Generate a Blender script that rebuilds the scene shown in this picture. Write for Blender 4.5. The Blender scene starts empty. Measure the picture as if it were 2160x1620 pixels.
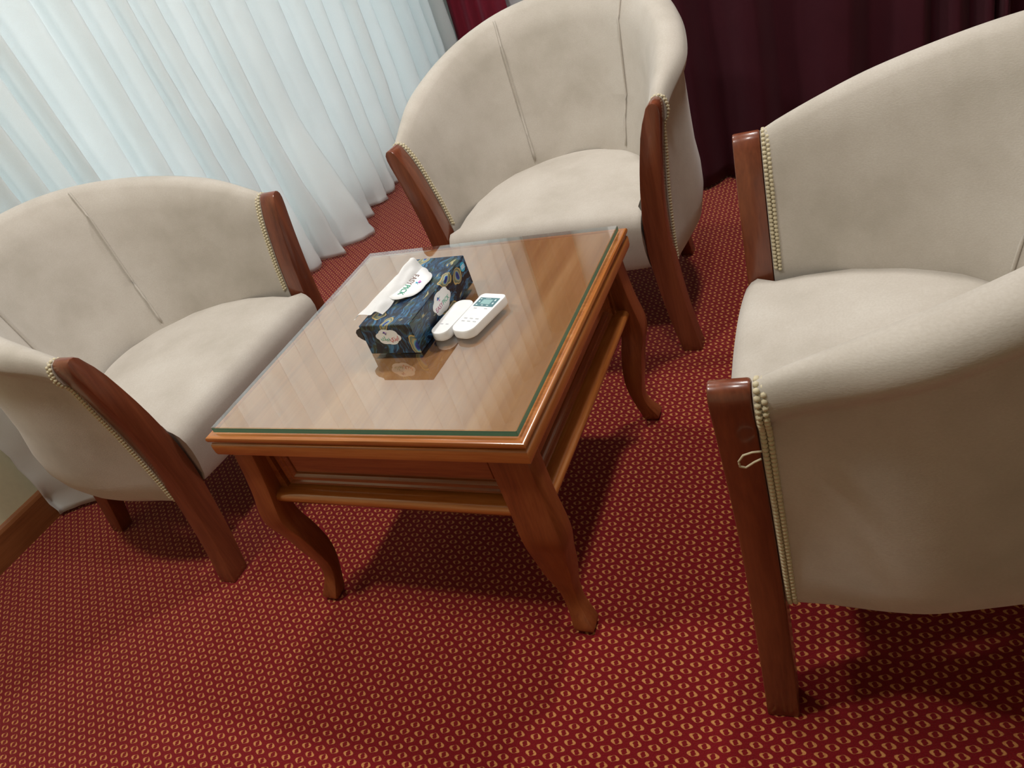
import bpy, bmesh, math, random
from mathutils import Vector, Matrix, noise
random.seed(4)
S = bpy.context.scene
COL = S.collection
PI = math.pi

# ------------------------------------------------------------------ camera
cam = bpy.data.objects.new('camera', bpy.data.cameras.new('camera'))
COL.objects.link(cam)
R = ((0.8974, 0.0178, 0.4409), (0.3338, 0.6262, -0.7046), (-0.2886, 0.7795, 0.5560))
M = Matrix(R).to_4x4()
M.translation = (0.80218, -1.06711, 1.18218)
cam.matrix_world = M
cam.data.sensor_fit = 'HORIZONTAL'
cam.data.sensor_width = 36.0
cam.data.lens = 1627.0 / 2160.0 * 36.0
cam.data.clip_start = 0.02
S.camera = cam

# ------------------------------------------------------------------ light and exposure
S.view_settings.view_transform = 'Standard'
S.view_settings.look = 'None'
S.view_settings.gamma = 1.0
S.view_settings.use_curve_mapping = False
S.view_settings.exposure = 0.0
W = bpy.data.worlds.new('daylight')
S.world = W
W.use_nodes = True
W.node_tree.nodes['Background'].inputs['Color'].default_value = (0.80, 0.93, 1.0, 1)
W.node_tree.nodes['Background'].inputs['Strength'].default_value = 2.9


def area(name, loc, size, watt, col, aim=(0, 0, -1), shape='DISK', size_y=None):
    l = bpy.data.lights.new(name, 'AREA')
    l.shape = shape
    l.size = size
    if size_y:
        l.size_y = size_y
    l.energy = watt
    l.color = col
    o = bpy.data.objects.new(name, l)
    o.location = loc
    o.rotation_euler = Vector(aim).to_track_quat('-Z', 'Y').to_euler()
    COL.objects.link(o)
    return o


for lx, ly, lw in ((-0.65, -0.66, 15), (0.70, -0.42, 8), (-0.65, 0.95, 11), (0.75, 0.95, 17)):
    area('ceiling_lamp', (lx, ly, 2.64), 0.22, lw * 1.42, (1.0, 0.97, 0.93))

# ------------------------------------------------------------------ node helpers


def mat(name):
    m = bpy.data.materials.new(name)
    m.use_nodes = True
    nt = m.node_tree
    return m, nt, nt.nodes['Principled BSDF']


def nd(nt, typ, ins=None, **props):
    n = nt.nodes.new(typ)
    for k, v in props.items():
        setattr(n, k, v)
    for k, v in (ins or {}).items():
        if isinstance(v, bpy.types.NodeSocket):
            nt.links.new(v, n.inputs[k])
        else:
            n.inputs[k].default_value = v
    return n


def mth(nt, op, a, b=0.0, c=0.0):
    n = nt.nodes.new('ShaderNodeMath')
    n.operation = op
    for i, v in enumerate((a, b, c)):
        if isinstance(v, bpy.types.NodeSocket):
            nt.links.new(v, n.inputs[i])
        else:
            n.inputs[i].default_value = v
    return n.outputs[0]


def mixc(nt, f, a, b, mode='MIX'):
    n = nt.nodes.new('ShaderNodeMix')
    n.data_type = 'RGBA'
    n.blend_type = mode
    for i, v in ((0, f), (6, a), (7, b)):
        if isinstance(v, bpy.types.NodeSocket):
            nt.links.new(v, n.inputs[i])
        else:
            n.inputs[i].default_value = v if i == 0 else (*v, 1)
    return n.outputs[2]


def ramp(nt, f, stops, interp='LINEAR'):
    n = nt.nodes.new('ShaderNodeValToRGB')
    n.color_ramp.interpolation = interp
    e = n.color_ramp.elements
    while len(e) > 1:
        e.remove(e[-1])
    e[0].position = stops[0][0]
    e[0].color = (*stops[0][1], 1)
    for p, c in stops[1:]:
        x = e.new(p)
        x.color = (*c, 1)
    nt.links.new(f, n.inputs[0])
    return n.outputs[0]


def link(nt, a, b):
    nt.links.new(a, b)


def objco(nt):
    return nt.nodes.new('ShaderNodeTexCoord').outputs['Object']


def plain(name, col, rough=0.5, spec=0.5, coat=0.0):
    m, nt, b = mat(name)
    co = objco(nt)
    n = nd(nt, 'ShaderNodeTexNoise', {'Vector': co, 'Scale': 60.0})
    c = mixc(nt, n.outputs[0], tuple(x * 0.94 for x in col), tuple(min(1, x * 1.04) for x in col))
    link(nt, c, b.inputs['Base Color'])
    b.inputs['Roughness'].default_value = rough
    b.inputs['Specular IOR Level'].default_value = spec
    b.inputs['Coat Weight'].default_value = coat
    return m


def wood(name, dark, mid, light, axis, rough=0.28, coat=0.5, scale=1.0):
    """grain that runs along the given axis"""
    m, nt, b = mat(name)
    sc = [26.0 * scale] * 3
    sc['XYZ'.index(axis)] = 1.6 * scale
    mp = nd(nt, 'ShaderNodeMapping', {'Vector': objco(nt), 'Scale': sc})
    n1 = nd(nt, 'ShaderNodeTexNoise', {'Vector': mp.outputs[0], 'Scale': 1.0, 'Detail': 5.0, 'Roughness': 0.6, 'Distortion': 0.6})
    n2 = nd(nt, 'ShaderNodeTexNoise', {'Vector': mp.outputs[0], 'Scale': 9.0, 'Detail': 3.0})
    f = mth(nt, 'ADD', mth(nt, 'MULTIPLY', n1.outputs[0], 0.75), mth(nt, 'MULTIPLY', n2.outputs[0], 0.25))
    c = ramp(nt, f, [(0.30, dark), (0.5, mid), (0.70, light)])
    link(nt, c, b.inputs['Base Color'])
    b.inputs['Roughness'].default_value = rough
    b.inputs['Coat Weight'].default_value = coat
    b.inputs['Coat Roughness'].default_value = 0.12
    bp = nd(nt, 'ShaderNodeBump', {'Height': f, 'Strength': 0.06, 'Distance': 0.002})
    link(nt, bp.outputs[0], b.inputs['Normal'])
    return m


def fabric(name, spot=None):
    m, nt, b = mat(name)
    co = objco(nt)
    big = nd(nt, 'ShaderNodeTexNoise', {'Vector': co, 'Scale': 5.0, 'Detail': 4.0, 'Roughness': 0.6})
    fine = nd(nt, 'ShaderNodeTexNoise', {'Vector': nd(nt, 'ShaderNodeMapping', {'Vector': co, 'Scale': (1, 1, 2.2)}).outputs[0],
                                         'Scale': 260.0, 'Detail': 2.0})
    c = ramp(nt, big.outputs[0], [(0.30, (0.46, 0.425, 0.37)), (0.5, (0.56, 0.52, 0.465)), (0.72, (0.63, 0.595, 0.54))])
    c = mixc(nt, mth(nt, 'MULTIPLY', fine.outputs[0], 0.45), c, (0.36, 0.31, 0.25))
    if spot:
        d = nd(nt, 'ShaderNodeVectorMath', {0: co, 1: spot}, operation='SUBTRACT')
        d = nd(nt, 'ShaderNodeVectorMath', {0: d.outputs[0], 1: (1, 1, 2.0)}, operation='MULTIPLY')
        ln = nd(nt, 'ShaderNodeVectorMath', {0: d.outputs[0]}, operation='LENGTH')
        k = mth(nt, 'LESS_THAN', mth(nt, 'ADD', ln.outputs['Value'], mth(nt, 'MULTIPLY', fine.outputs[0], 0.012)), 0.014)
        c = mixc(nt, k, c, (0.10, 0.07, 0.045))
    link(nt, c, b.inputs['Base Color'])
    b.inputs['Roughness'].default_value = 0.95
    b.inputs['Specular IOR Level'].default_value = 0.1
    b.inputs['Sheen Weight'].default_value = 0.25
    b.inputs['Sheen Roughness'].default_value = 0.5
    bp = nd(nt, 'ShaderNodeBump', {'Height': fine.outputs[0], 'Strength': 0.12, 'Distance': 0.002})
    link(nt, bp.outputs[0], b.inputs['Normal'])
    return m


def carpet():
    m, nt, b = mat('carpet')
    co = objco(nt)
    wob = nd(nt, 'ShaderNodeTexNoise', {'Vector': co, 'Scale': 45.0, 'Detail': 1.0})
    w2 = nd(nt, 'ShaderNodeVectorMath', {0: wob.outputs['Color'], 1: (0.5, 0.5, 0.5)}, operation='SUBTRACT')
    w3 = nd(nt, 'ShaderNodeVectorMath', {0: w2.outputs[0], 'Scale': 0.004}, operation='SCALE')
    p = nd(nt, 'ShaderNodeVectorMath', {0: co, 1: w3.outputs[0]}, operation='ADD')
    p = nd(nt, 'ShaderNodeMapping', {'Vector': p.outputs[0], 'Rotation': (0, 0, -0.035)})
    sep = nd(nt, 'ShaderNodeSeparateXYZ', {0: p.outputs[0]})
    AX, AY = 0.0304, 0.0277
    res = []
    for ox, oy in ((0.0, 0.0), (0.5, 0.5)):
        dx = mth(nt, 'MULTIPLY', mth(nt, 'SUBTRACT', mth(nt, 'FRACT', mth(nt, 'ADD', mth(nt, 'DIVIDE', sep.outputs[0], AX), ox + 50)), 0.5), AX)
        dy = mth(nt, 'MULTIPLY', mth(nt, 'SUBTRACT', mth(nt, 'FRACT', mth(nt, 'ADD', mth(nt, 'DIVIDE', sep.outputs[1], AY), oy + 50)), 0.5), AY)
        dx = mth(nt, 'MULTIPLY', dx, 0.80)
        dy = mth(nt, 'MULTIPLY', dy, 1.08)
        r = mth(nt, 'SQRT', mth(nt, 'ADD', mth(nt, 'MULTIPLY', dx, dx), mth(nt, 'MULTIPLY', dy, dy)))
        a = mth(nt, 'ARCTAN2', dy, dx)
        # four lobes with small gaps: a little woven rosette
        lob = mth(nt, 'MULTIPLY', mth(nt, 'COSINE', mth(nt, 'ADD', mth(nt, 'MULTIPLY', a, 4.0), 0.5)), 0.0005)
        ring = mth(nt, 'ABSOLUTE', mth(nt, 'SUBTRACT', r, mth(nt, 'ADD', 0.0053, lob)))
        gap = mth(nt, 'MULTIPLY', mth(nt, 'COSINE', mth(nt, 'ADD', mth(nt, 'MULTIPLY', a, 2.0), 2.8)), 0.0010)
        ring = mth(nt, 'ADD', ring, gap)
        res.append(nd(nt, 'ShaderNodeMapRange', {0: ring, 1: 0.0015, 2: 0.0005, 3: 0.0, 4: 1.0}).outputs[0])
    f = mth(nt, 'MAXIMUM', res[0], res[1])
    fine = nd(nt, 'ShaderNodeTexNoise', {'Vector': co, 'Scale': 420.0, 'Detail': 2.0})
    med = nd(nt, 'ShaderNodeTexNoise', {'Vector': co, 'Scale': 30.0, 'Detail': 2.0})
    f = mth(nt, 'MULTIPLY', f, mth(nt, 'MULTIPLY_ADD', fine.outputs[0], 0.9, 0.35))
    f = mth(nt, 'MINIMUM', f, 1.0)
    red = mixc(nt, fine.outputs[0], (0.135, 0.0045, 0.0075), (0.23, 0.010, 0.014))
    gold = mixc(nt, med.outputs[0], (0.54, 0.22, 0.065), (0.70, 0.34, 0.12))
    link(nt, mixc(nt, f, red, gold), b.inputs['Base Color'])
    b.inputs['Roughness'].default_value = 1.0
    b.inputs['Specular IOR Level'].default_value = 0.0
    b.inputs['Sheen Weight'].default_value = 0.2
    bp = nd(nt, 'ShaderNodeBump', {'Height': fine.outputs[0], 'Strength': 0.5, 'Distance': 0.004})
    link(nt, bp.outputs[0], b.inputs['Normal'])
    return m


def cloth(name, col, col2, trans, sc=(1, 1, 1), sheen=0.0):
    m, nt, b = mat(name)
    co = objco(nt)
    n = nd(nt, 'ShaderNodeTexNoise', {'Vector': co, 'Scale': 7.0, 'Detail': 3.0})
    wv = nd(nt, 'ShaderNodeTexNoise', {'Vector': co, 'Scale': 500.0, 'Detail': 1.0})
    c = mixc(nt, n.outputs[0], col, col2)
    c = mixc(nt, mth(nt, 'MULTIPLY', wv.outputs[0], 0.18), c, tuple(x * 0.6 for x in col))
    link(nt, c, b.inputs['Base Color'])
    b.inputs['Roughness'].default_value = 0.9
    b.inputs['Specular IOR Level'].default_value = 0.1
    b.inputs['Sheen Weight'].default_value = sheen
    b.inputs['Sheen Tint'].default_value = (min(1, col[0] * 9), min(1, col[1] * 22), min(1, col[2] * 16), 1)
    bp = nd(nt, 'ShaderNodeBump', {'Height': wv.outputs[0], 'Strength': 0.08, 'Distance': 0.002})
    link(nt, bp.outputs[0], b.inputs['Normal'])
    if trans > 0:
        t = nd(nt, 'ShaderNodeBsdfTranslucent', {'Color': c})
        mx = nd(nt, 'ShaderNodeMixShader', {0: trans, 1: b.outputs[0], 2: t.outputs[0]})
        link(nt, mx.outputs[0], nt.nodes['Material Output'].inputs[0])
    return m


def glass_sheet(name, tint, ior=1.52, gain=1.0):
    """flat pane: reflects by Fresnel on the outer face, passes the light straight through"""
    m, nt, b = mat(name)
    fr = nd(nt, 'ShaderNodeFresnel', {'IOR': ior})
    geo = nt.nodes.new('ShaderNodeNewGeometry')
    fac = mth(nt, 'MULTIPLY', mth(nt, 'MULTIPLY', fr.outputs[0], gain), mth(nt, 'SUBTRACT', 1.0, geo.outputs['Backfacing']))
    sm = nd(nt, 'ShaderNodeTexNoise', {'Vector': objco(nt), 'Scale': 14.0, 'Detail': 3.0})
    gl = nd(nt, 'ShaderNodeBsdfGlossy', {'Color': (1, 1, 1, 1), 'Roughness': mth(nt, 'MULTIPLY', sm.outputs[0], 0.05)})
    tr = nd(nt, 'ShaderNodeBsdfTransparent', {'Color': (*tint, 1)})
    mx = nd(nt, 'ShaderNodeMixShader', {0: fac, 1: tr.outputs[0], 2: gl.outputs[0]})
    link(nt, mx.outputs[0], nt.nodes['Material Output'].inputs[0])
    return m


def peacock():
    m, nt, b = mat('peacock_print')
    uv = nt.nodes.new('ShaderNodeUVMap').outputs[0]
    nz = nd(nt, 'ShaderNodeTexNoise', {'Vector': uv, 'Scale': 22.0, 'Detail': 2.0})
    d = nd(nt, 'ShaderNodeVectorMath', {0: nz.outputs['Color'], 1: (0.5, 0.5, 0.5)}, operation='SUBTRACT')
    d = nd(nt, 'ShaderNodeVectorMath', {0: d.outputs[0], 'Scale': 0.035}, operation='SCALE')
    p = nd(nt, 'ShaderNodeVectorMath', {0: uv, 1: d.outputs[0]}, operation='ADD')
    # feather barbs
    mp = nd(nt, 'ShaderNodeMapping', {'Vector': p.outputs[0], 'Rotation': (0, 0, 0.6), 'Scale': (150, 34, 1)})
    st = nd(nt, 'ShaderNodeTexNoise', {'Vector': mp.outputs[0], 'Scale': 1.0, 'Detail': 3.0, 'Distortion': 1.2})
    lo = nd(nt, 'ShaderNodeTexNoise', {'Vector': p.outputs[0], 'Scale': 26.0, 'Detail': 2.0})
    base = ramp(nt, lo.outputs[0], [(0.36, (0.004, 0.005, 0.014)), (0.46, (0.007, 0.020, 0.055)), (0.53, (0.014, 0.065, 0.15)),
                                    (0.60, (0.035, 0.060, 0.035)), (0.68, (0.008, 0.010, 0.020))])
    c = mixc(nt, nd(nt, 'ShaderNodeMapRange', {0: st.outputs[0], 1: 0.55, 2: 0.68}).outputs[0], base, (0.05, 0.19, 0.36))
    c = mixc(nt, nd(nt, 'ShaderNodeMapRange', {0: st.outputs[0], 1: 0.48, 2: 0.40}).outputs[0], c, (0.006, 0.008, 0.016))
    hl = nd(nt, 'ShaderNodeTexNoise', {'Vector': mp.outputs[0], 'Scale': 0.8, 'W': 3.0, 'Detail': 1.0}, noise_dimensions='4D')
    c = mixc(nt, nd(nt, 'ShaderNodeMapRange', {0: hl.outputs[0], 1: 0.66, 2: 0.72}).outputs[0], c, (0.40, 0.36, 0.18))
    # eyes of the feathers
    mq = nd(nt, 'ShaderNodeMapping', {'Vector': p.outputs[0], 'Rotation': (0, 0, 0.5), 'Location': (0.03, 0.012, 0), 'Scale': (1.35, 0.80, 1)})
    vo = nd(nt, 'ShaderNodeTexVoronoi', {'Vector': mq.outputs[0], 'Scale': 15.0, 'Randomness': 0.55}, voronoi_dimensions='2D')
    eye = ramp(nt, vo.outputs['Distance'], [(0.0, (0.012, 0.014, 0.12)), (0.075, (0.02, 0.05, 0.30)), (0.10, (0.10, 0.35, 0.45)),
                                            (0.13, (0.45, 0.36, 0.16)), (0.165, (0.16, 0.20, 0.14)), (0.20, (0.10, 0.16, 0.14)), (0.218, (0.58, 0.42, 0.15)),
                                            (0.235, (0.55, 0.38, 0.13)), (0.255, (0.03, 0.06, 0.05))])
    inside = mth(nt, 'LESS_THAN', vo.outputs['Distance'], 0.255)
    sel = mth(nt, 'GREATER_THAN', nd(nt, 'ShaderNodeSeparateColor', {0: vo.outputs['Color']}).outputs[0], 0.42)
    c = mixc(nt, mth(nt, 'MULTIPLY', inside, sel), c, eye)
    link(nt, c, b.inputs['Base Color'])
    b.inputs['Roughness'].default_value = 0.35
    return m


CARPET = carpet()
FAB = fabric('cream_velour')
FAB_A = fabric('cream_velour_scuffed', (0.418, 0.20, 0.52))
WCH = wood('chair_wood', (0.085, 0.018, 0.008), (0.165, 0.042, 0.018), (0.24, 0.068, 0.028), 'Z', 0.30, 0.4)
WT_X = wood('table_wood_x', (0.15, 0.032, 0.008), (0.27, 0.070, 0.018), (0.38, 0.118, 0.034), 'X', 0.22, 0.8)
WT_Y = wood('table_wood_y', (0.15, 0.032, 0.008), (0.27, 0.070, 0.018), (0.38, 0.118, 0.034), 'Y', 0.22, 0.8)
WT_Z = wood('table_wood_z', (0.13, 0.027, 0.007), (0.23, 0.058, 0.016), (0.32, 0.096, 0.028), 'Z', 0.30, 0.3)
WM_X = wood('moulding_wood_x', (0.27, 0.075, 0.014), (0.44, 0.145, 0.032), (0.58, 0.23, 0.06), 'X', 0.22, 0.8)
WM_Y = wood('moulding_wood_y', (0.27, 0.075, 0.014), (0.44, 0.145, 0.032), (0.58, 0.23, 0.06), 'Y', 0.22, 0.8)
WTOP = wood('table_top_veneer', (0.36, 0.135, 0.05), (0.48, 0.205, 0.085), (0.60, 0.29, 0.14), 'Y', 0.3, 0.5, 0.6)
WBASE = wood('baseboard_wood', (0.14, 0.045, 0.014), (0.22, 0.075, 0.024), (0.29, 0.11, 0.038), 'Y', 0.4, 0.2)
GLASS = glass_sheet('table_glass', (0.93, 0.97, 0.95), 1.70, 2.1)
PANE = glass_sheet('window_glass', (0.95, 0.97, 0.97))
GEDGE = plain('glass_edge_green', (0.09, 0.34, 0.27), 0.08, 0.6)
_nt = GEDGE.node_tree
_mx = nd(_nt, 'ShaderNodeMixShader', {0: _nt.nodes.new('ShaderNodeNewGeometry').outputs['Backfacing'], 1: _nt.nodes['Principled BSDF'].outputs[0],
                                      2: _nt.nodes.new('ShaderNodeBsdfTransparent').outputs[0]})
_nt.links.new(_mx.outputs[0], _nt.nodes['Material Output'].inputs[0])
SHEER = cloth('white_curtain_cloth', (0.86, 0.88, 0.87), (0.92, 0.93, 0.92), 0.42)
VELV = cloth('burgundy_velvet', (0.040, 0.008, 0.013), (0.060, 0.011, 0.018), 0.0, sheen=0.3)
VELR = cloth('red_velvet', (0.26, 0.022, 0.042), (0.34, 0.035, 0.06), 0.12, sheen=0.3)
BRAID = plain('braid_cord', (0.62, 0.55, 0.38), 0.8, 0.2)
WALL = plain('wall_paint', (0.66, 0.65, 0.46), 0.8, 0.2)
WALLW = plain('wall_paint_pale', (0.80, 0.82, 0.84), 0.8, 0.2)
CEIL = plain('ceiling_paint', (0.85, 0.84, 0.82), 0.9, 0.1)
FRAME = plain('window_frame_white', (0.8, 0.8, 0.78), 0.4)
PEA = peacock()
WHITE = plain('label_white', (0.88, 0.89, 0.90), 0.5)
TISSUE = cloth('tissue_paper', (0.95, 0.96, 0.96), (0.97, 0.97, 0.97), 0.25)
PLASTIC = plain('white_plastic', (0.92, 0.93, 0.93), 0.3)
LCD = plain('lcd_bezel', (0.10, 0.22, 0.25), 0.15)
LCDS = plain('lcd_segment_glass', (0.30, 0.50, 0.50), 0.15)
LCDW = plain('lcd_marks', (0.70, 0.82, 0.84), 0.3)
GREY = plain('button_grey', (0.50, 0.52, 0.55), 0.5)
DARKC = plain('dark_carton', (0.035, 0.030, 0.028), 0.6)
INK = {k: plain('ink_' + k, v, 0.5) for k, v in dict(
    brown=(0.28, 0.20, 0.19), rose=(0.50, 0.12, 0.25), green=(0.08, 0.42, 0.28), red=(0.60, 0.05, 0.06), teal=(0.05, 0.40, 0.50),
    navy=(0.03, 0.04, 0.22), violet=(0.30, 0.08, 0.45), pink=(0.75, 0.25, 0.62), sky=(0.03, 0.45, 0.75), blue=(0.05, 0.16, 0.50)).items()}

# ------------------------------------------------------------------ object helpers


def ob(name, verts, faces, material, parent=None, smooth=False, bevel=0.0, seg=2):
    me = bpy.data.meshes.new(name)
    me.from_pydata([tuple(v) for v in verts], [], faces)
    bm = bmesh.new()
    bm.from_mesh(me)
    bmesh.ops.recalc_face_normals(bm, faces=bm.faces)
    if bevel:
        ed = [e for e in bm.edges if len(e.link_faces) == 2 and e.calc_face_angle() > 0.6]
        bmesh.ops.bevel(bm, geom=ed, offset=bevel, segments=seg, profile=0.5, affect='EDGES', clamp_overlap=True)
    bm.to_mesh(me)
    bm.free()
    for ms in (material if isinstance(material, (list, tuple)) else [material]):
        me.materials.append(ms)
    if smooth:
        me.polygons.foreach_set('use_smooth', [True] * len(me.polygons))
        if smooth != True:
            me.set_sharp_from_angle(angle=smooth)
    o = bpy.data.objects.new(name, me)
    COL.objects.link(o)
    if parent:
        o.parent = parent
    return o


def thing(name, label, cat, loc=(0, 0, 0), rz=0.0, group=None):
    o = bpy.data.objects.new(name, None)
    o.empty_display_size = 0.1
    COL.objects.link(o)
    o.location = loc
    o.rotation_euler = (0, 0, rz)
    return tag(o, label, cat, group)


def tag(o, label, cat, group=None):
    o['label'] = label
    o['category'] = cat
    if group:
        o['group'] = group
    return o


def struct(o):
    o['kind'] = 'structure'
    return o


def box(x0, x1, y0, y1, z0, z1):
    v = [(x, y, z) for z in (z0, z1) for y in (y0, y1) for x in (x0, x1)]
    f = [(0, 2, 3, 1), (4, 5, 7, 6), (0, 1, 5, 4), (2, 6, 7, 3), (0, 4, 6, 2), (1, 3, 7, 5)]
    return v, f


def join(*parts):
    V, F = [], []
    for v, f in parts:
        n = len(V)
        V += list(v)
        F += [tuple(i + n for i in q) for q in f]
    return V, F


def grid_faces(nu, nv, closed_u=False, closed_v=False, off=0):
    F = []
    for i in range(nu if closed_u else nu - 1):
        for j in range(nv if closed_v else nv - 1):
            a, b = i, (i + 1) % nu
            c, d = j, (j + 1) % nv
            F.append((off + a * nv + c, off + b * nv + c, off + b * nv + d, off + a * nv + d))
    return F


def prism(outline, a0, a1, plane='uz'):
    """extrude a 2D outline: 'uz' -> along y, 'xy' -> along z"""
    n = len(outline)
    if plane == 'uz':
        V = [(u, a0, z) for u, z in outline] + [(u, a1, z) for u, z in outline]
    else:
        V = [(u, w, a0) for u, w in outline] + [(u, w, a1) for u, w in outline]
    F = [tuple(range(n)), tuple(range(2 * n - 1, n - 1, -1))]
    F += [(i, (i + 1) % n, n + (i + 1) % n, n + i) for i in range(n)]
    return V, F


def interp(tab, x):
    """smooth (Catmull-Rom) table lookup"""
    if x <= tab[0][0]:
        return tab[0][1]
    if x >= tab[-1][0]:
        return tab[-1][1]
    for i in range(len(tab) - 1):
        if tab[i][0] <= x <= tab[i + 1][0]:
            break
    x0, y0 = tab[i]
    x1, y1 = tab[i + 1]
    h = x1 - x0

    def sl(k):
        if k <= 0:
            return (tab[1][1] - tab[0][1]) / (tab[1][0] - tab[0][0])
        if k >= len(tab) - 1:
            return (tab[-1][1] - tab[-2][1]) / (tab[-1][0] - tab[-2][0])
        return (tab[k + 1][1] - tab[k - 1][1]) / (tab[k + 1][0] - tab[k - 1][0])
    t = (x - x0) / h
    return ((2 * t**3 - 3 * t * t + 1) * y0 + (t**3 - 2 * t * t + t) * h * sl(i)
            + (-2 * t**3 + 3 * t * t) * y1 + (t**3 - t * t) * h * sl(i + 1))


def tube(pts, r, n=8):
    V, F = [], []
    P = [Vector(p) for p in pts]
    up = Vector((0, 0, 1))
    for i, p in enumerate(P):
        t = (P[min(i + 1, len(P) - 1)] - P[max(i - 1, 0)]).normalized()
        a = t.cross(up if abs(t.z) < 0.95 else Vector((1, 0, 0))).normalized()
        b = a.cross(t)
        for k in range(n):
            q = 2 * PI * k / n
            V.append(p + a * (r * math.cos(q)) + b * (r * math.sin(q)))
    F = grid_faces(len(P), n, closed_v=True)
    F += [tuple(range(n)), tuple(range(len(V) - 1, len(V) - n - 1, -1))]
    return V, F


def smoothstep(a, b, x):
    t = max(0.0, min(1.0, (x - a) / (b - a)))
    return t * t * (3 - 2 * t)


# ------------------------------------------------------------------ the room
XW = -1.415      # window wall
YB = 1.67        # wall behind the dark curtain
YF = 3.20        # end of the window alcove
ZC = 2.68
floor = struct(ob('floor', *box(XW - 0.2, 3.2, -2.8, YF + 0.2, -0.1, 0.0), CARPET))
struct(ob('ceiling', *box(XW - 0.2, 3.2, -2.8, YF + 0.2, ZC, ZC + 0.1), CEIL))
WY0, WY1, WZ0, WZ1 = 0.15, 2.95, 0.12, 2.42
wl = join(box(XW - 0.2, XW, -2.8, WY0, 0, ZC), box(XW - 0.2, XW, WY1, YF + 0.2, 0, ZC),
          box(XW - 0.2, XW, WY0, WY1, 0, WZ0), box(XW - 0.2, XW, WY0, WY1, WZ1, ZC))
struct(ob('wall_left', *wl, WALL))
struct(ob('wall_far', *box(XW, -0.22, YF, YF + 0.2, 0, ZC), WALLW))
struct(ob('wall_alcove', *box(-0.22, -0.06, YB, YF + 0.2, 0, ZC), WALLW))
struct(ob('wall_back', *box(-0.06, 3.2, YB, YB + 0.2, 0, ZC), WALL))
struct(ob('wall_right', *box(3.0, 3.2, -2.6, YB, 0, ZC), WALL))
struct(ob('wall_front', *box(XW, 3.2, -2.8, -2.6, 0, ZC), WALL))
win = struct(bpy.data.objects.new('window_1', None))
COL.objects.link(win)
win.location = (XW - 0.1, (WY0 + WY1) / 2, WZ0)
hw, hh = (WY1 - WY0) / 2, WZ1 - WZ0
fr = join(box(-0.03, 0.03, -hw, hw, 0, 0.05), box(-0.03, 0.03, -hw, hw, hh - 0.05, hh), box(-0.03, 0.03, -hw, -hw + 0.05, 0.05, hh - 0.05),
          box(-0.03, 0.03, hw - 0.05, hw, 0.05, hh - 0.05), box(-0.03, 0.03, -0.03, 0.03, 0.05, hh - 0.05))
ob('window_frame', *fr, FRAME, win)
for y0, y1 in ((-hw + 0.05, -0.03), (0.03, hw - 0.05)):
    ob('pane', *box(-0.003, 0.003, y0, y1, 0.05, hh - 0.05), PANE, win)
prof = [(0, 0), (0.013, 0), (0.013, 0.085), (0.009, 0.094), (0.004, 0.1), (0, 0.1)]
struct(ob('baseboard_left', [(XW + a, y, z) for y in (-2.6, YF) for a, z in prof],
          grid_faces(2, 6, closed_v=True) + [tuple(range(6)), tuple(range(11, 5, -1))], WBASE))
struct(ob('baseboard_back', [(x, YB - a, z) for x in (-0.06, 3.0) for a, z in prof],
          grid_faces(2, 6, closed_v=True) + [tuple(range(6)), tuple(range(11, 5, -1))], WBASE))

# ------------------------------------------------------------------ curtains


def fold_table(edges, a_lo, a_hi, seed, klo=0.5, khi=0.7):
    """ridge and valley knots (position along the rail -> depth)"""
    rnd = random.Random(seed)
    tab = []
    for i in range(len(edges) - 1):
        e0, e1 = edges[i], edges[i + 1]
        tab.append((e0, rnd.uniform(a_lo, a_lo + 0.012)))
        k = rnd.uniform(klo, khi)
        tab.append((e0 + (e1 - e0) * k, rnd.uniform(a_hi - 0.018, a_hi)))
    tab.append((edges[-1], a_lo))
    return tab


def curtain(name, tab, s0, s1, ztop, place, material, ns, nz, flare=None, hem=None, zbot=0.012):
    """place(s, depth, z) -> xyz"""
    V = []
    for i in range(ns):
        s = s0 + (s1 - s0) * i / (ns - 1)
        for j in range(nz):
            z = zbot + (ztop - zbot) * (j / (nz - 1)) ** 1.35
            low = 1 - smoothstep(0.0, 1.2, z)
            ds = 0.018 * low * math.sin(s * 9.1 + 1.0) + 0.012 * math.sin(z * 2.3 + s * 4)
            d = interp(tab, s + ds) * (0.85 + 0.25 * low)
            d += 0.008 * noise.noise((s * 14, z * 1.2, 3.1))
            d += 0.010 * low * noise.noise((s * 22, z * 7, 7.7))
            c = 1 - smoothstep(0.0, 0.16, z)
            d += c * 0.026 * noise.noise((s * 26, z * 24, 1.7))
            if s < 0.12 and s0 < 0 and name.startswith('sheer'):
                q = (1 - smoothstep(0.0, 0.12, s)) * (1 - smoothstep(0.35, 0.8, z))
                d += q * (0.022 * noise.noise((s * 24, z * 22, 9.1)) + 0.012 * noise.noise((s * 55, z * 50, 4.4)))
            if flare:
                d += flare(s, z)
            V.append(place(s, d, z))
    o = ob(name, V, grid_faces(ns, nz), material, smooth=True)
    sol = o.modifiers.new('thickness', 'SOLIDIFY')
    sol.thickness = 0.0016
    sol.offset = 0
    return o


edges = [-0.16, -0.05, 0.03, 0.11, 0.20, 0.27, 0.35, 0.46, 0.53, 0.70, 0.80, 0.925, 1.0, 1.10, 1.26, 1.36, 1.54, 1.72, 1.86, 1.985,
         2.12, 2.21, 2.36, 2.50, 2.66, 2.79, 2.89, 3.04]
tabW = fold_table(edges, -0.050, 0.046, 11, 0.60, 0.88)


def flareW(s, z):
    b = 0.125 * math.exp(-((s - 1.45) / 0.13) ** 2) * (1 - smoothstep(0.0, 0.60, z))
    b += 0.035 * math.exp(-((s + 0.08) / 0.07) ** 2) * (1 - smoothstep(0.0, 0.50, z))
    return b


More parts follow.
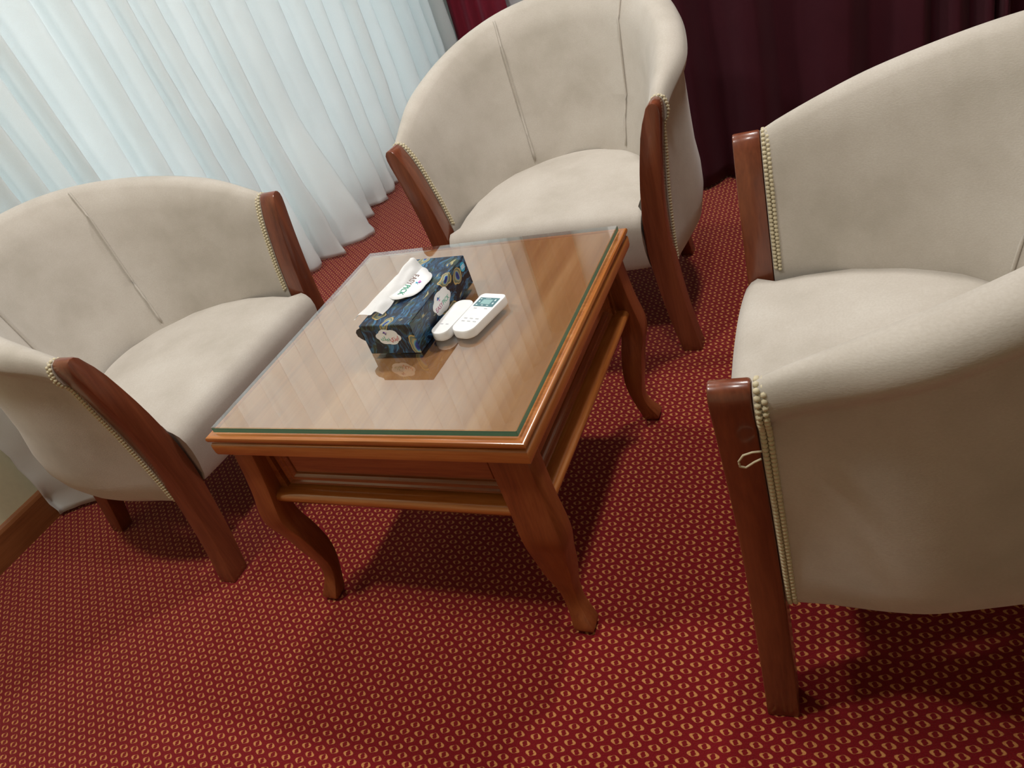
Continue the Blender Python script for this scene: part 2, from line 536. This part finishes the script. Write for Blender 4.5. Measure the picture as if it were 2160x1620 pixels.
def placeW(s, d, z):
    # the folds of the near end lean with height
    y = s + 0.10 * (1.0 - min(z, 1.4)) * (1 - smoothstep(0.1, 0.9, s)) * smoothstep(-0.2, 0.2, s)
    return (-1.345 + d, y, z)


wc = curtain('sheer_curtain', tabW, -0.16, 3.04, 2.66, placeW, SHEER, 620, 44, flareW)
tag(wc, 'long white sheer curtain hanging in soft folds across the window', 'curtain')

ed2 = [-1.36 + 0.085 * k for k in range(5)]
tab2 = fold_table(ed2, -0.02, 0.03, 5)
rc = curtain('velvet_curtain', tab2, -1.36, -1.02, 2.66, lambda s, d, z: (s, 3.13 - d, z), VELR, 90, 14)
tag(rc, 'narrow red velvet drape in the far corner at the white curtain end', 'curtain')

ed3 = [-0.04, 0.12, 0.30, 0.50, 0.775, 0.915, 1.005, 1.06, 1.10, 1.30, 1.46, 1.6, 1.75, 1.9, 2.05, 2.2]
tab3 = fold_table(ed3, -0.045, 0.045, 8, 0.66, 0.9)
dc = curtain('velvet_curtain', tab3, -0.04, 2.2, 2.66, lambda s, d, z: (s, 1.55 - d, z), VELV, 420, 20)
tag(dc, 'wide dark burgundy velvet curtain behind the far and right armchairs', 'curtain')

# ------------------------------------------------------------------ armchair
L_OUT = [(0, .354), (.1, .338), (.2, .328), (.3, .322), (.36, .323), (.42, .327), (.48, .334), (.56, .346), (.62, .357)]
L_INN = [(0, .303), (.1, .285), (.2, .272), (.3, .264), (.38, .267), (.42, .272), (.48, .281), (.56, .298), (.60, .309), (.63, .322)]


def crest(v):
    return 0.648 + 0.175 * max(0.0, (v - 0.046) / 0.55) ** 0.85


V0 = 0.048
# level: (half width, half width at the front, rear depth, z (None = relative to crest), dz)
LEV = [(.240, .266, .430, .30, None), (.242, .270, .436, .40, None), (.259, .2815, .456, .48, None), (.280, .296, .482, .545, None),
       (.301, .303, .506, None, -.075), (.313, .312, .524, None, -.045), (.324, .324, .540, None, -.018), (.336, .334, .553, None, -.005),
       (.356, .344, .574, None, 0.0), (.377, .354, .594, None, -.005), (.389, .359, .605, None, -.017), (.395, .361, .611, None, -.034),
       (.391, .357, .607, None, -.050), (.381, .350, .598, None, -.058), (.377, .346, .593, None, -.070), (.376, .340, .590, .52, None), (.372, .330, .584, .44, None),
       (.369, .324, .575, .37, None), (.365, .320, .565, .315, None), (.358, .318, .553, .282, None), (.345, .312, .535, .265, None),
       (.31, .285, .50, .262, None), (.25, .268, .44, .266, None)]


def body_pt(lev, t):
    um, uf, vr, z, dz = lev
    a = PI * t
    n = 2.5 if (z is None or z > 0.5) else 2.5 + 0.9 * smoothstep(0.5, 0.3, z) * (um > 0.3)
    c, s = math.cos(a), math.sin(a)
    u = -um * math.copysign(abs(c) ** (2 / n), c)
    v = V0 + (vr - V0) * abs(s) ** (2 / n)
    k = 1 - smoothstep(0.0, 1.0, (v - V0) / 0.19)
    u -= (um - uf) * k * math.copysign(1.0, u)
    vc = V0 + (.574 - V0) * abs(s) ** (2 / n)
    if z is None:
        z = crest(vc) + dz
    if z < 0.335:
        z -= 0.036 * min(1.0, (0.335 - z) / 0.05) * (1 - smoothstep(0.03, 0.34, v))
    return (u, v, z)


def tpar(i, n):
    # denser near the arm fronts
    x = i / (n - 1)
    return x + 0.07 * math.sin(2 * PI * x) * -1.0


def make_chair(label):
    ch = thing('armchair', label, 'armchair', group='armchairs around the table')
    # upholstered shell
    nt_ = 73
    nl = len(LEV)
    V = []
    for i in range(nt_):
        t = tpar(i, nt_)
        for lv in LEV:
            V.append(body_pt(lv, t))
    F = grid_faces(nt_, nl, closed_v=True)
    F += [tuple(range(nl)), tuple(range(len(V) - 1, len(V) - nl - 1, -1))]
    ob('backrest', V, F, FAB, ch, smooth=math.radians(60))
    # seams on the inner back
    for t in (0.335, 0.665):
        pts = []
        for k in range(2, 8):
            a, b = LEV[k - 1], LEV[k]
            for q in (0, 0.25, 0.5, 0.75):
                p0, p1 = body_pt(a, t), body_pt(b, t)
                pts.append([p0[m] + (p1[m] - p0[m]) * q for m in range(3)])
        pts = [(p[0] * 0.993, p[1] - 0.0024, p[2]) for p in pts if p[2] > 0.42]
        ob('seam', *tube(pts, 0.0030, 6), FAB, ch, smooth=True)
    # seat
    prof = [(.010, .252), (.003, .268), (-.004, .305), (-.008, .340), (-.009, .370), (-.004, .392), (.006, .405), (.018, .412)]
    rows = [(v, z) for v, z in prof] + [(.05, .418), (.10, .424), (.18, .429), (.26, .430), (.34, .427), (.40, .420), (.432, .412)]
    V, nu = [], 25
    for v, z in rows:
        front = v < 0.03
        s = min(1.0, max(0.0, (v - V0) / (.452 - V0)))
        w = (0.258 if front else 0.250) * (1 - s ** 2.5) ** (1 / 2.5) if s > 0 else 0.256
        w = max(w, 0.05)
        if front:
            w = interp(L_INN, min(z, 0.40)) - 0.003
        for k in range(nu):
            x = -1 + 2 * k / (nu - 1)
            x = math.copysign(1 - (1 - abs(x)) ** 1.35, x)
            e = 1 - abs(x) ** 2.6
            zz = z - (0.0 if z < 0.30 else (1 - e) * (0.014 if front else 0.020) * min(1, (z - .30) / .1))
            vv = v - (0.014 * e if front else 0.014 * e * max(0, 1 - (v - .03) / .1))
            V.append((w * x, vv, zz))
    F = grid_faces(len(rows), nu)
    n = len(V)
    bot = []
    for k in range(nu):
        bot.append(len(V))
        V.append((V[k][0], 0.02, .250))
    for k in range(nu):
        V.append((V[n - nu + k][0] * 0.9, V[n - nu + k][1], .266))
    b0, b1 = n, n + nu
    for k in range(nu - 1):
        F.append((k, k + 1, b0 + k + 1, b0 + k))
        F.append((b0 + k, b0 + k + 1, b1 + k + 1, b1 + k))
        F.append((b1 + k, b1 + k + 1, n - nu + k + 1, n - nu + k))
    for kk in (0, nu - 1):
        F.append(tuple([r * nu + kk for r in range(len(rows))] + [b1 + kk, b0 + kk]))
    ob('seat', V, F, FAB, ch, smooth=math.radians(50))
    # front legs: bowed boards with a rounded top
    zs = [0, .03, .06, .1, .15, .2, .25, .3, .34, .38, .42, .46, .5, .54, .58, .61]
    out = [(interp(L_OUT, z), z) for z in zs] + [(.3575, .628), (.3565, .640), (.352, .648), (.344, .652), (.335, .650), (.327, .642)]
    out += [(interp(L_INN, z), z) for z in reversed(zs + [.625])]
    for s in (-1, 1):
        ob('leg', *prism([(s * u, z) for u, z in out], 0.0, 0.047), WCH, ch, smooth=math.radians(35), bevel=0.0035)
    # splayed rear legs
    for s in (-1, 1):
        top = [(s * .185, .44), (s * .235, .44), (s * .235, .495), (s * .185, .495)]
        bt = [(s * .205, .505), (s * .243, .505), (s * .243, .545), (s * .205, .545)]
        V = [(x, y, 0.275) for x, y in top] + [(x * .5 + a * .5, y * .6 + b * .4, .13) for (x, y), (a, b) in zip(top, bt)] + [(x, y, 0.0) for x, y in bt]
        F = [(0, 1, 2, 3), (11, 10, 9, 8)] + [(r * 4 + i, r * 4 + (i + 1) % 4, r * 4 + 4 + (i + 1) % 4, r * 4 + 4 + i) for r in (0, 1) for i in range(4)]
        ob('leg', V, F, WCH, ch, smooth=math.radians(35), bevel=0.003)
    # woven braid where cloth meets wood
    for s, t in ((-1, 0.0), (1, 1.0)):
        path = []
        for lv in LEV[1:22]:
            p = body_pt(lv, t)
            path.append(Vector((p[0], 0.056, p[2])))
        path = path[::-1]
        cen = Vector((s * .315, 0.056, .47))
        # even resampling
        dist = [0]
        for a, b in zip(path, path[1:]):
            dist.append(dist[-1] + (b - a).length)
        V, F = [], []
        step = 0.0075
        nb = int(dist[-1] / step)
        for k in range(nb):
            for row in (0, 1):
                q = (k + 0.5 * row) * step
                for i in range(len(dist) - 1):
                    if dist[i] <= q <= dist[i + 1]:
                        break
                f = (q - dist[i]) / max(1e-6, dist[i + 1] - dist[i])
                p = path[i].lerp(path[i + 1], f)
                tg = (path[i + 1] - path[i]).normalized()
                nrm = Vector((-tg.z, 0, tg.x)) * (1 if s > 0 else -1)
                # stay on the outside of the pad
                if nrm.dot(p - (Vector((s * (interp(L_OUT, p.z) + interp(L_INN, p.z)) / 2, .056, p.z)) if p.z < .61 else Vector((s * .34, .056, .60)))) < 0:
                    nrm = -nrm
                c = p + nrm * 0.0018 + Vector((0, -0.0035 + 0.0072 * row, 0))
                o = len(V)
                for la in (-0.9, 0.0, 0.9):
                    for lo in range(6):
                        al = 2 * PI * lo / 6
                        rr = math.cos(la)
                        V.append(c + tg * (0.0042 * rr * math.cos(al)) + Vector((0, 1, 0)) * (0.0042 * rr * math.sin(al)) + nrm * (0.0036 * math.sin(la)))
                for r in (0, 1):
                    for lo in range(6):
                        F.append((o + r * 6 + lo, o + r * 6 + (lo + 1) % 6, o + r * 6 + 6 + (lo + 1) % 6, o + r * 6 + 6 + lo))
                F.append(tuple(o + 5 - i for i in range(6)))
                F.append(tuple(o + 12 + i for i in range(6)))
        ob('braid_trim', V, F, BRAID, ch, smooth=True)
    return ch


def copy_thing(src, label):
    c = src.copy()
    COL.objects.link(c)
    c['label'] = label
    for k in src.children:
        d = k.copy()
        COL.objects.link(d)
        d.parent = c
        for g in k.children:
            e = g.copy()
            COL.objects.link(e)
            e.parent = d
    return c


chB = make_chair('cream velour tub armchair behind the table, in front of the dark curtain')
chA = copy_thing(chB, 'cream velour tub armchair against the white curtain, left of the table')
chC = copy_thing(chB, 'cream velour tub armchair at the right, nearest, its near side panel in shade')
chB.location = (0.019, 0.555, 0)
chB.scale = (0.985, 1, 1)
chA.location = (-0.585, 0.060, 0)
chA.rotation_euler = (0, 0, PI / 2)
chA.scale = (1.025, 1, 1)
chC.scale = (1.04, 1, 1)
chC.location = (0.588, -0.046, 0)
chC.rotation_euler = (0, 0, math.radians(-84.8))
for k in chA.children:
    if k.name.startswith('seat'):
        k.location.y = -0.012
    if k.name.startswith('backrest'):
        k.data = k.data.copy()
        k.data.materials[0] = FAB_A
# loose thread at the top of the near braid of the right armchair
loop = [(.362, .050, .566), (.366, .040, .569), (.367, .030, .566), (.366, .024, .556), (.364, .024, .546), (.361, .030, .541), (.360, .040, .548), (.361, .052, .556)]
lp = []
for i in range(len(loop) - 1):
    for q in (0, .33, .66):
        lp.append([loop[i][m] + (loop[i + 1][m] - loop[i][m]) * q for m in range(3)])
th = ob('loose_thread', *tube(lp, 0.0013, 6), BRAID, chC, smooth=True)
th['label'] = 'loose loop of braid thread'

# ------------------------------------------------------------------ coffee table
HX, HY = 0.3085, 0.3127
tb = thing('coffee_table', 'square varnished wooden coffee table with green-edged glass top and curved legs', 'table')
gv, gf = box(-HX, HX, -HY, HY, 0.4872, 0.4995)
gt = ob('glass_top', gv, gf, [GLASS, GEDGE], tb, bevel=0.0012, seg=1)
for p in gt.data.polygons:
    if abs(p.normal.z) < 0.5:
        p.material_index = 1
gt['label'] = 'clear glass sheet with green edge'
# moulded wooden top
ring = [(-.002, .4865), (.009, .4865), (.0125, .4845), (.014, .480), (.0125, .4755), (.0095, .4735), (.0065, .4725), (.0065, .4705), (.0095, .4695),
        (.0118, .4660), (.0122, .4600), (.0118, .4480), (.0105, .4430), (.0065, .4405), (.0, .4405)]
V, F = [], []
for a, z in ring:
    for sx, sy in ((-1, -1), (1, -1), (1, 1), (-1, 1)):
        V.append((sx * (HX + a), sy * (HY + a), z))
for r in range(len(ring) - 1):
    for i in range(4):
        F.append((r * 4 + i, r * 4 + (i + 1) % 4, r * 4 + 4 + (i + 1) % 4, r * 4 + 4 + i))
F.append((len(V) - 4, len(V) - 3, len(V) - 2, len(V) - 1))
mo = ob('moulded_edge', V, F, [WM_X, WM_Y], tb, smooth=math.radians(40))
for p in mo.data.polygons:
    if abs(p.normal.x) > abs(p.normal.y):
        p.material_index = 1
mo['label'] = 'orange brown moulded rim of the table top'
ob('veneer_panel', *box(-HX + .002, HX - .002, -HY + .002, HY - .002, .470, .4865), WTOP, tb)
# aprons: board, raised moulding frame, bottom rail
for side in range(4):
    ang = side * PI / 2
    half = HX if side % 2 == 0 else HY
    dep = HY if side % 2 == 0 else HX
    rm = Matrix.Rotation(ang, 3, 'Z')
    MW = WT_X if side % 2 == 0 else WT_Y

    def place(v):
        return [rm @ Vector(p) for p in v]
    yo = -(dep - 0.040)
    v, f = box(-half + .03, half - .03, yo, yo + .018, .31, .442)
    ap = ob('apron', place(v), f, MW, tb)
    # moulding: mitred frame swept round a rectangle
    x1, z0, z1 = half - .066, .3265, .4390
    prof = [(0, 0), (0, .006), (.004, .0095), (.009, .0095), (.0115, .006), (.016, .0055), (.0205, .0075), (.025, .004), (.026, 0)]
    V, F = [], []
    for a, h in prof:
        for sx, zz in ((-1, z0 + a), (1, z0 + a), (1, z1 - a), (-1, z1 - a)):
            V.append((sx * (x1 - a), yo - h, zz))
    for r in range(len(prof) - 1):
        for i in range(4):
            F.append((r * 4 + i, r * 4 + (i + 1) % 4, r * 4 + 4 + (i + 1) % 4, r * 4 + 4 + i))
    ob('panel_moulding', place(V), F, MW, ap, smooth=math.radians(40))
    # raised field
    v, f = box(-x1 + .031, x1 - .031, yo - .004, yo, z0 + .031, z1 - .031)
    ob('raised_panel', place(v), f, MW, ap, bevel=0.003, seg=1)
    pr = [(yo + .012, .297), (yo - .024, .297), (yo - .031, .300), (yo - .034, .308), (yo - .032, .316), (yo - .024, .3205), (yo + .012, .3205)]
    xr = half - .035
    V = [(-xr, y, z) for y, z in pr] + [(xr, y, z) for y, z in pr]
    F = grid_faces(2, len(pr), closed_v=True) + [tuple(range(7)), tuple(range(13, 6, -1))]
    ob('bottom_rail', place(V), F, WM_X if side % 2 == 0 else WM_Y, tb, smooth=math.radians(50))
# cabriole legs: square section, S-curved outwards on the diagonal
L_O = [(0, .298), (.004, .306), (.012, .311), (.025, .307), (.055, .2945), (.085, .2905), (.11, .2925), (.145, .300), (.20, .3085), (.245, .3195), (.268, .3205),
       (.29, .3185), (.325, .313), (.37, .308), (.44, .303)]
L_I = [(0, .279), (.006, .275), (.025, .271), (.055, .2655), (.085, .2605), (.11, .2575), (.145, .2565), (.20, .262), (.255, .271), (.31, .268), (.37, .262), (.44, .257)]
zs = [0, .002, .005, .009, .014, .02, .03, .042, .055, .07, .09, .11, .13, .155, .18, .21, .23, .245, .258, .268, .28, .30, .32, .34, .38, .41, .4405]
for sx, sy in ((-1, -1), (1, -1), (1, 1), (-1, 1)):
    V = []
    for z in zs:
        a, b = interp(L_O, z), interp(L_I, z)
        bx = b - (.024 * smoothstep(.08, .29, z) if (sx, sy) == (1, -1) else 0.0)   # the near right leg has a broader knee
        V += [(sx * bx, sy * (b + .004), z), (sx * a, sy * (b + .004), z), (sx * a, sy * (a + .004), z), (sx * bx, sy * (a + .004), z)]
    n = len(zs)
    F = grid_faces(n, 4, closed_v=True) + [(0, 1, 2, 3), (4 * n - 1, 4 * n - 2, 4 * n - 3, 4 * n - 4)]
    ob('leg', V, F, WT_Z, tb, smooth=math.radians(38), bevel=0.003)

# ------------------------------------------------------------------ tissue box
ZT = 0.4997
BX, BY, BZ = 0.056, 0.119, 0.063
tx = thing('tissue_box', 'dark blue tissue box with peacock feather print on the glass table top', 'tissue box', (-0.009, 0.014, ZT), math.radians(-1.6))
v, f = box(-BX, BX, -BY, BY, 0.0, BZ)
carton = ob('carton', v, f, PEA, tx, bevel=0.0012, seg=1)
uvl = carton.data.uv_layers.new(name='UVMap')
for p in carton.data.polygons:
    for li in p.loop_indices:
        c = carton.data.vertices[carton.data.loops[li].vertex_index].co
        if abs(p.normal.z) > 0.7:
            uv = (c.x, c.y)
        elif abs(p.normal.x) > abs(p.normal.y):
            uv = (c.z - BZ + (BX if p.normal.x > 0 else 0.3), c.y)
            uv = (BX + (BZ - c.z), c.y) if p.normal.x > 0 else (-BX - (BZ - c.z), c.y)
        else:
            uv = (c.x, -BY - (BZ - c.z)) if p.normal.y < 0 else (c.x, BY + (BZ - c.z))
        uvl.data[li].uv = (uv[0] + 0.31, uv[1] + 0.42)
# tucked ear of the end flap sticking out at the near left corner
ear = [(-BX, .030), (-BX - .006, .034), (-BX - .012, .040), (-BX - .013, .048), (-BX - .009, .054), (-BX - .003, .0565), (-BX, .058)]
ob('end_flap', *prism(ear, -BY + .0005, -BY + .0025), DARKC, tx)


def text_mesh(s, size):
    cu = bpy.data.curves.new('t', 'FONT')
    cu.body = s
    cu.size = size
    cu.align_x = 'LEFT'
    cu.extrude = 0.00012
    cu.resolution_u = 3
    o = bpy.data.objects.new('t', cu)
    COL.objects.link(o)
    dg = bpy.context.evaluated_depsgraph_get()
    me = bpy.data.meshes.new_from_object(o.evaluated_get(dg))
    bpy.data.objects.remove(o)
    bpy.data.curves.remove(cu)
    xs = [v.co.x for v in me.vertices] or [0, 0]
    ys = [v.co.y for v in me.vertices] or [0, 0]
    return me, min(xs), max(xs), min(ys), max(ys)


def lettering(s, size, ink, org, right, up, x, y, parent, bold=1.0):
    """writes s with its left baseline at (x, y) in the frame (org, right, up); returns its width"""
    me, x0, x1, y0, y1 = text_mesh(s, size)
    me.name = 'lettering'
    org, right, up = Vector(org), Vector(right), Vector(up)
    nn = right.cross(up)
    for v in me.vertices:
        v.co = org + right * (x + v.co.x - x0) + up * (y + v.co.y) + nn * (v.co.z + 0.0002)
    me.materials.clear()
    me.materials.append(ink)
    o = bpy.data.objects.new('lettering', me)
    COL.objects.link(o)
    o.parent = parent
    return x1 - x0


def flat(pts, org, right, up, h0, h1):
    org, right, up = Vector(org), Vector(right), Vector(up)
    nn = right.cross(up)
    n = len(pts)
    V = [org + right * a + up * b + nn * h0 for a, b in pts] + [org + right * a + up * b + nn * h1 for a, b in pts]
    F = [tuple(range(n)), tuple(range(2 * n - 1, n - 1, -1))] + [(i, (i + 1) % n, n + (i + 1) % n, n + i) for i in range(n)]
    return V, F


def cloud_pts(rx, ry, lobes=6, amp=0.085, n=60, ph=0.5):
    return [((0.90 + amp * 1.6 * abs(math.cos(lobes * a / 2 + ph))) * rx * math.cos(a), (0.90 + amp * 1.6 * abs(math.cos(lobes * a / 2 + ph))) * ry * math.sin(a))
            for a in (2 * PI * k / n for k in range(n))]


def bird(org, right, up, x, y, s, parent, inks):
    shapes = [[(-.9, .1), (0, .0), (-.25, .75)], [(-.25, .75), (0, .0), (.35, .35)], [(-.1, -.55), (0, .05), (.55, -.35)], [(.3, .1), (.95, .45), (.45, -.05)]]
    for sh, ink in zip(shapes, inks):
        V, F = flat([(x + a * s, y + b * s) for a, b in sh], org, right, up, 0.0001, 0.0004)
        ob('bird_emblem', V, F, ink, parent)


# near end label
org, rt, up = (0.0, -BY - 0.0001, 0.037), (1, 0, 0), (0, 0, 1)
cl = ob('cloud_label', *flat(cloud_pts(.0265, .0165), org, rt, up, 0.0, 0.0004), WHITE, tx)
cl['label'] = 'white cloud shaped label with red and green script'
o4 = (0.0, -BY - 0.0005, 0.037)
w = lettering('\uFEDA\uFEF4\uFE91', 0.0125, INK['green'], o4, rt, up, -.0180, -.0065, cl)
lettering('\uFEF1\uFEB0\uFEF3\uFE8D', 0.0125, INK['red'], o4, rt, up, -.0175 + w, -.0065, cl)
bird(o4, rt, up, -.004, .0085, .0055, cl, (INK['navy'], INK['violet'], INK['navy'], INK['violet']))
# right side label
org, rt, up = (BX + 0.0001, -0.004, 0.0355), (0, 1, 0), (0, 0, 1)
cl = ob('cloud_label', *flat(cloud_pts(.0345, .022), org, rt, up, 0.0, 0.0004), WHITE, tx)
o4 = (BX + 0.0005, -0.004, 0.0355)
w = lettering('EASY', 0.0125, INK['rose'], o4, rt, up, -.0275, -.0085, cl)
lettering('PICK', 0.0125, INK['green'], o4, rt, up, -.0265 + w, -.0085, cl)
bird(o4, rt, up, -.008, .009, .0075, cl, (INK['blue'], INK['navy'], INK['pink'], INK['teal']))
# blue round sticker
org = (BX + 0.0001, 0.101, 0.047)
stk = ob('round_sticker', *flat([(.0095 * math.cos(a), .0095 * math.sin(a)) for a in (2 * PI * k / 28 for k in range(28))], org, rt, up, 0, .0004), INK['sky'], tx)
stk['label'] = 'round sky blue sticker'
for dy, hw_ in ((.003, .0062), (0, .0070), (-.003, .0060)):
    ob('printed_line', *flat([(-hw_, dy - .0006), (hw_, dy - .0006), (hw_, dy + .0006), (-hw_, dy + .0006)], org, rt, up, .0004, .0007), WHITE, stk)

# printed oval lid on the top, one edge lifted by the tissue
lid_c = Vector((-0.012, 0.011, BZ))
pts = cloud_pts(.058, .043, 6, 0.06, 72, 0.2)


def lid_z(a, b):
    # a along the reading direction (towards the near end), b towards the right face
    return 0.004 + 0.010 * smoothstep(0.035, -0.04, b)


V = [lid_c + Vector((0, 0, lid_z(0, 0)))]
for k in (0.33, 0.66, 1.0):
    for a, b in pts:
        V.append(lid_c + Vector((b * k, -a * k, lid_z(a * k, b * k))))
n = len(pts)
F = [(0, 1 + i, 1 + (i + 1) % n) for i in range(n)]
for r in (0, 1):
    F += [(1 + r * n + i, 1 + r * n + n + i, 1 + r * n + n + (i + 1) % n, 1 + r * n + (i + 1) % n) for i in range(n)]
lid = ob('opening_flap', V, F, WHITE, tx, smooth=True)
lid['label'] = 'white cloud shaped opening flap with coloured lettering'
so = lid.modifiers.new('thickness', 'SOLIDIFY')
so.thickness = 0.0008
so.offset = -1


def on_lid(me_obj):
    for v in me_obj.data.vertices:
        b = v.co.x - lid_c.x
        v.co.z += lid_z(0, b)


before = set(bpy.data.objects)
o4 = lid_c + Vector((0.010, 0, 0.0006))
w = lettering('EASY', 0.0165, INK['brown'], o4, (0, -1, 0), (1, 0, 0), -.029, -.012, lid)
lettering('PICK', 0.0165, INK['green'], o4, (0, -1, 0), (1, 0, 0), -.027 + w, -.012, lid)
bird(o4, (0, -1, 0), (1, 0, 0), -.004, .0085, .0085, lid, (INK['pink'], INK['violet'], INK['sky'], INK['teal']))
for x_, y_ in ((-.033, -.028), (-.019, -.033)):
    ob('printed_line', *flat([(x_, y_), (x_ + .006, y_ + .001), (x_ + .006, y_ + .0022), (x_, y_ + .0012)], o4, (0, -1, 0), (1, 0, 0), 0, .0003), INK['brown'], lid)
for o in set(bpy.data.objects) - before:
    on_lid(o)

# tissue pulled out at the left of the flap
nu, nv = 30, 22
V = []
for i in range(nu):
    a = i / (nu - 1)
    for j in range(nv):
        b = j / (nv - 1)
        # a: from the far end to the drooping near corner ; b: from the slit up and over to the left
        y = 0.070 - 0.160 * a + 0.010 * b * math.sin(a * 5)
        x = -0.010 - 0.040 * b - 0.022 * b * a - 0.006 * a + 0.010 * b * (1 - a)
        z = BZ + 0.004 + 0.020 * math.sin(PI * min(1, b * 0.9 + 0.05)) * (1 - 0.55 * a) + 0.012 * b * (1 - a) * (1 - a) - 0.004 * b * a
        z += 0.004 * noise.noise((a * 5, b * 4, 2.0)) + 0.003 * math.sin(b * 11 + a * 6) * a
        V.append((x, y, max(z, BZ + 0.0012)))
ts = ob('tissue', V, grid_faces(nu, nv), TISSUE, tx, smooth=True)
ts['label'] = 'white paper tissue pulled out of the box'

# ------------------------------------------------------------------ remote controls


def outline(L, Wt, Wb, rt_, rb, n=8):
    """rounded remote outline, top end at +y"""
    P = []
    for cx, cy, a0, r in ((Wt / 2 - rt_, L / 2 - rt_, 0, rt_), (-Wt / 2 + rt_, L / 2 - rt_, PI / 2, rt_), (-Wb / 2 + rb, -L / 2 + rb, PI, rb), (Wb / 2 - rb, -L / 2 + rb, 1.5 * PI, rb)):
        for k in range(n + 1):
            a = a0 + PI / 2 * k / n
            P.append((cx + r * math.cos(a), cy + r * math.sin(a)))
    return P


def remote_body(name, pl, h, parent):
    V, F = [], []
    lv = [(0.86, 0.0), (0.96, .002), (1.0, .005), (1.0, h - .003), (.985, h - .001), (.95, h)]
    n = len(pl)
    for k, z in lv:
        for x, y in pl:
            r = math.hypot(x, y)
            V.append((x - (1 - k) * 0.02 * (x / r), y - (1 - k) * 0.02 * (y / r), z))
    F = grid_faces(len(lv), n, closed_v=True) + [tuple(range(n)), tuple(range(len(V) - 1, len(V) - n - 1, -1))]
    return ob(name, V, F, PLASTIC, parent, smooth=math.radians(45))


r1 = thing('remote_control', 'white air conditioner remote with display screen, right one on glass', 'remote control', (0.1245, -0.010, ZT), math.radians(-11.5), 'remotes on the table')
remote_body('remote_body', outline(.124, .058, .050, .010, .020), .018, r1)
scr = ob('display_screen', *box(-.0225, .0225, .018, .047, .0176, .0186), LCD, r1, bevel=0.0004, seg=1)
ob('display_window', *box(-.011, .011, .025, .040, .0186, .0189), LCDS, scr)
for x0, y0, a_, b_ in ((-.019, .021, .004, .003), (-.006, .0205, .005, .002), (.006, .0205, .005, .002), (.015, .036, .003, .006), (-.019, .040, .003, .003),
                       (-.008, .0425, .012, .001), (-.018, .031, .003, .004), (.0155, .026, .003, .005)):
    ob('display_mark', *box(x0, x0 + a_, y0, y0 + b_, .0186, .0189), LCDW, scr)
for x0, y0 in ((-.016, .0105), (.008, .0105), (-.016, -.022), (-.003, -.022), (.010, -.022), (-.016, -.031), (-.003, -.031), (.010, -.031)):
    ob('button', *box(x0, x0 + .0068, y0, y0 + .0022, .0176, .0184), GREY, r1)
r2 = thing('remote_control', 'plain white rounded remote between the tissue box and the other remote', 'remote control', (0.0745, -0.019, ZT), math.radians(-8.5), 'remotes on the table')
remote_body('remote_body', outline(.112, .043, .038, .017, .017), .018, r2)
for x0, y0 in ((-.010, -.026), (.002, -.026)):
    ob('button', *box(x0, x0 + .006, y0, y0 + .0022, .0176, .0183), GREY, r2)
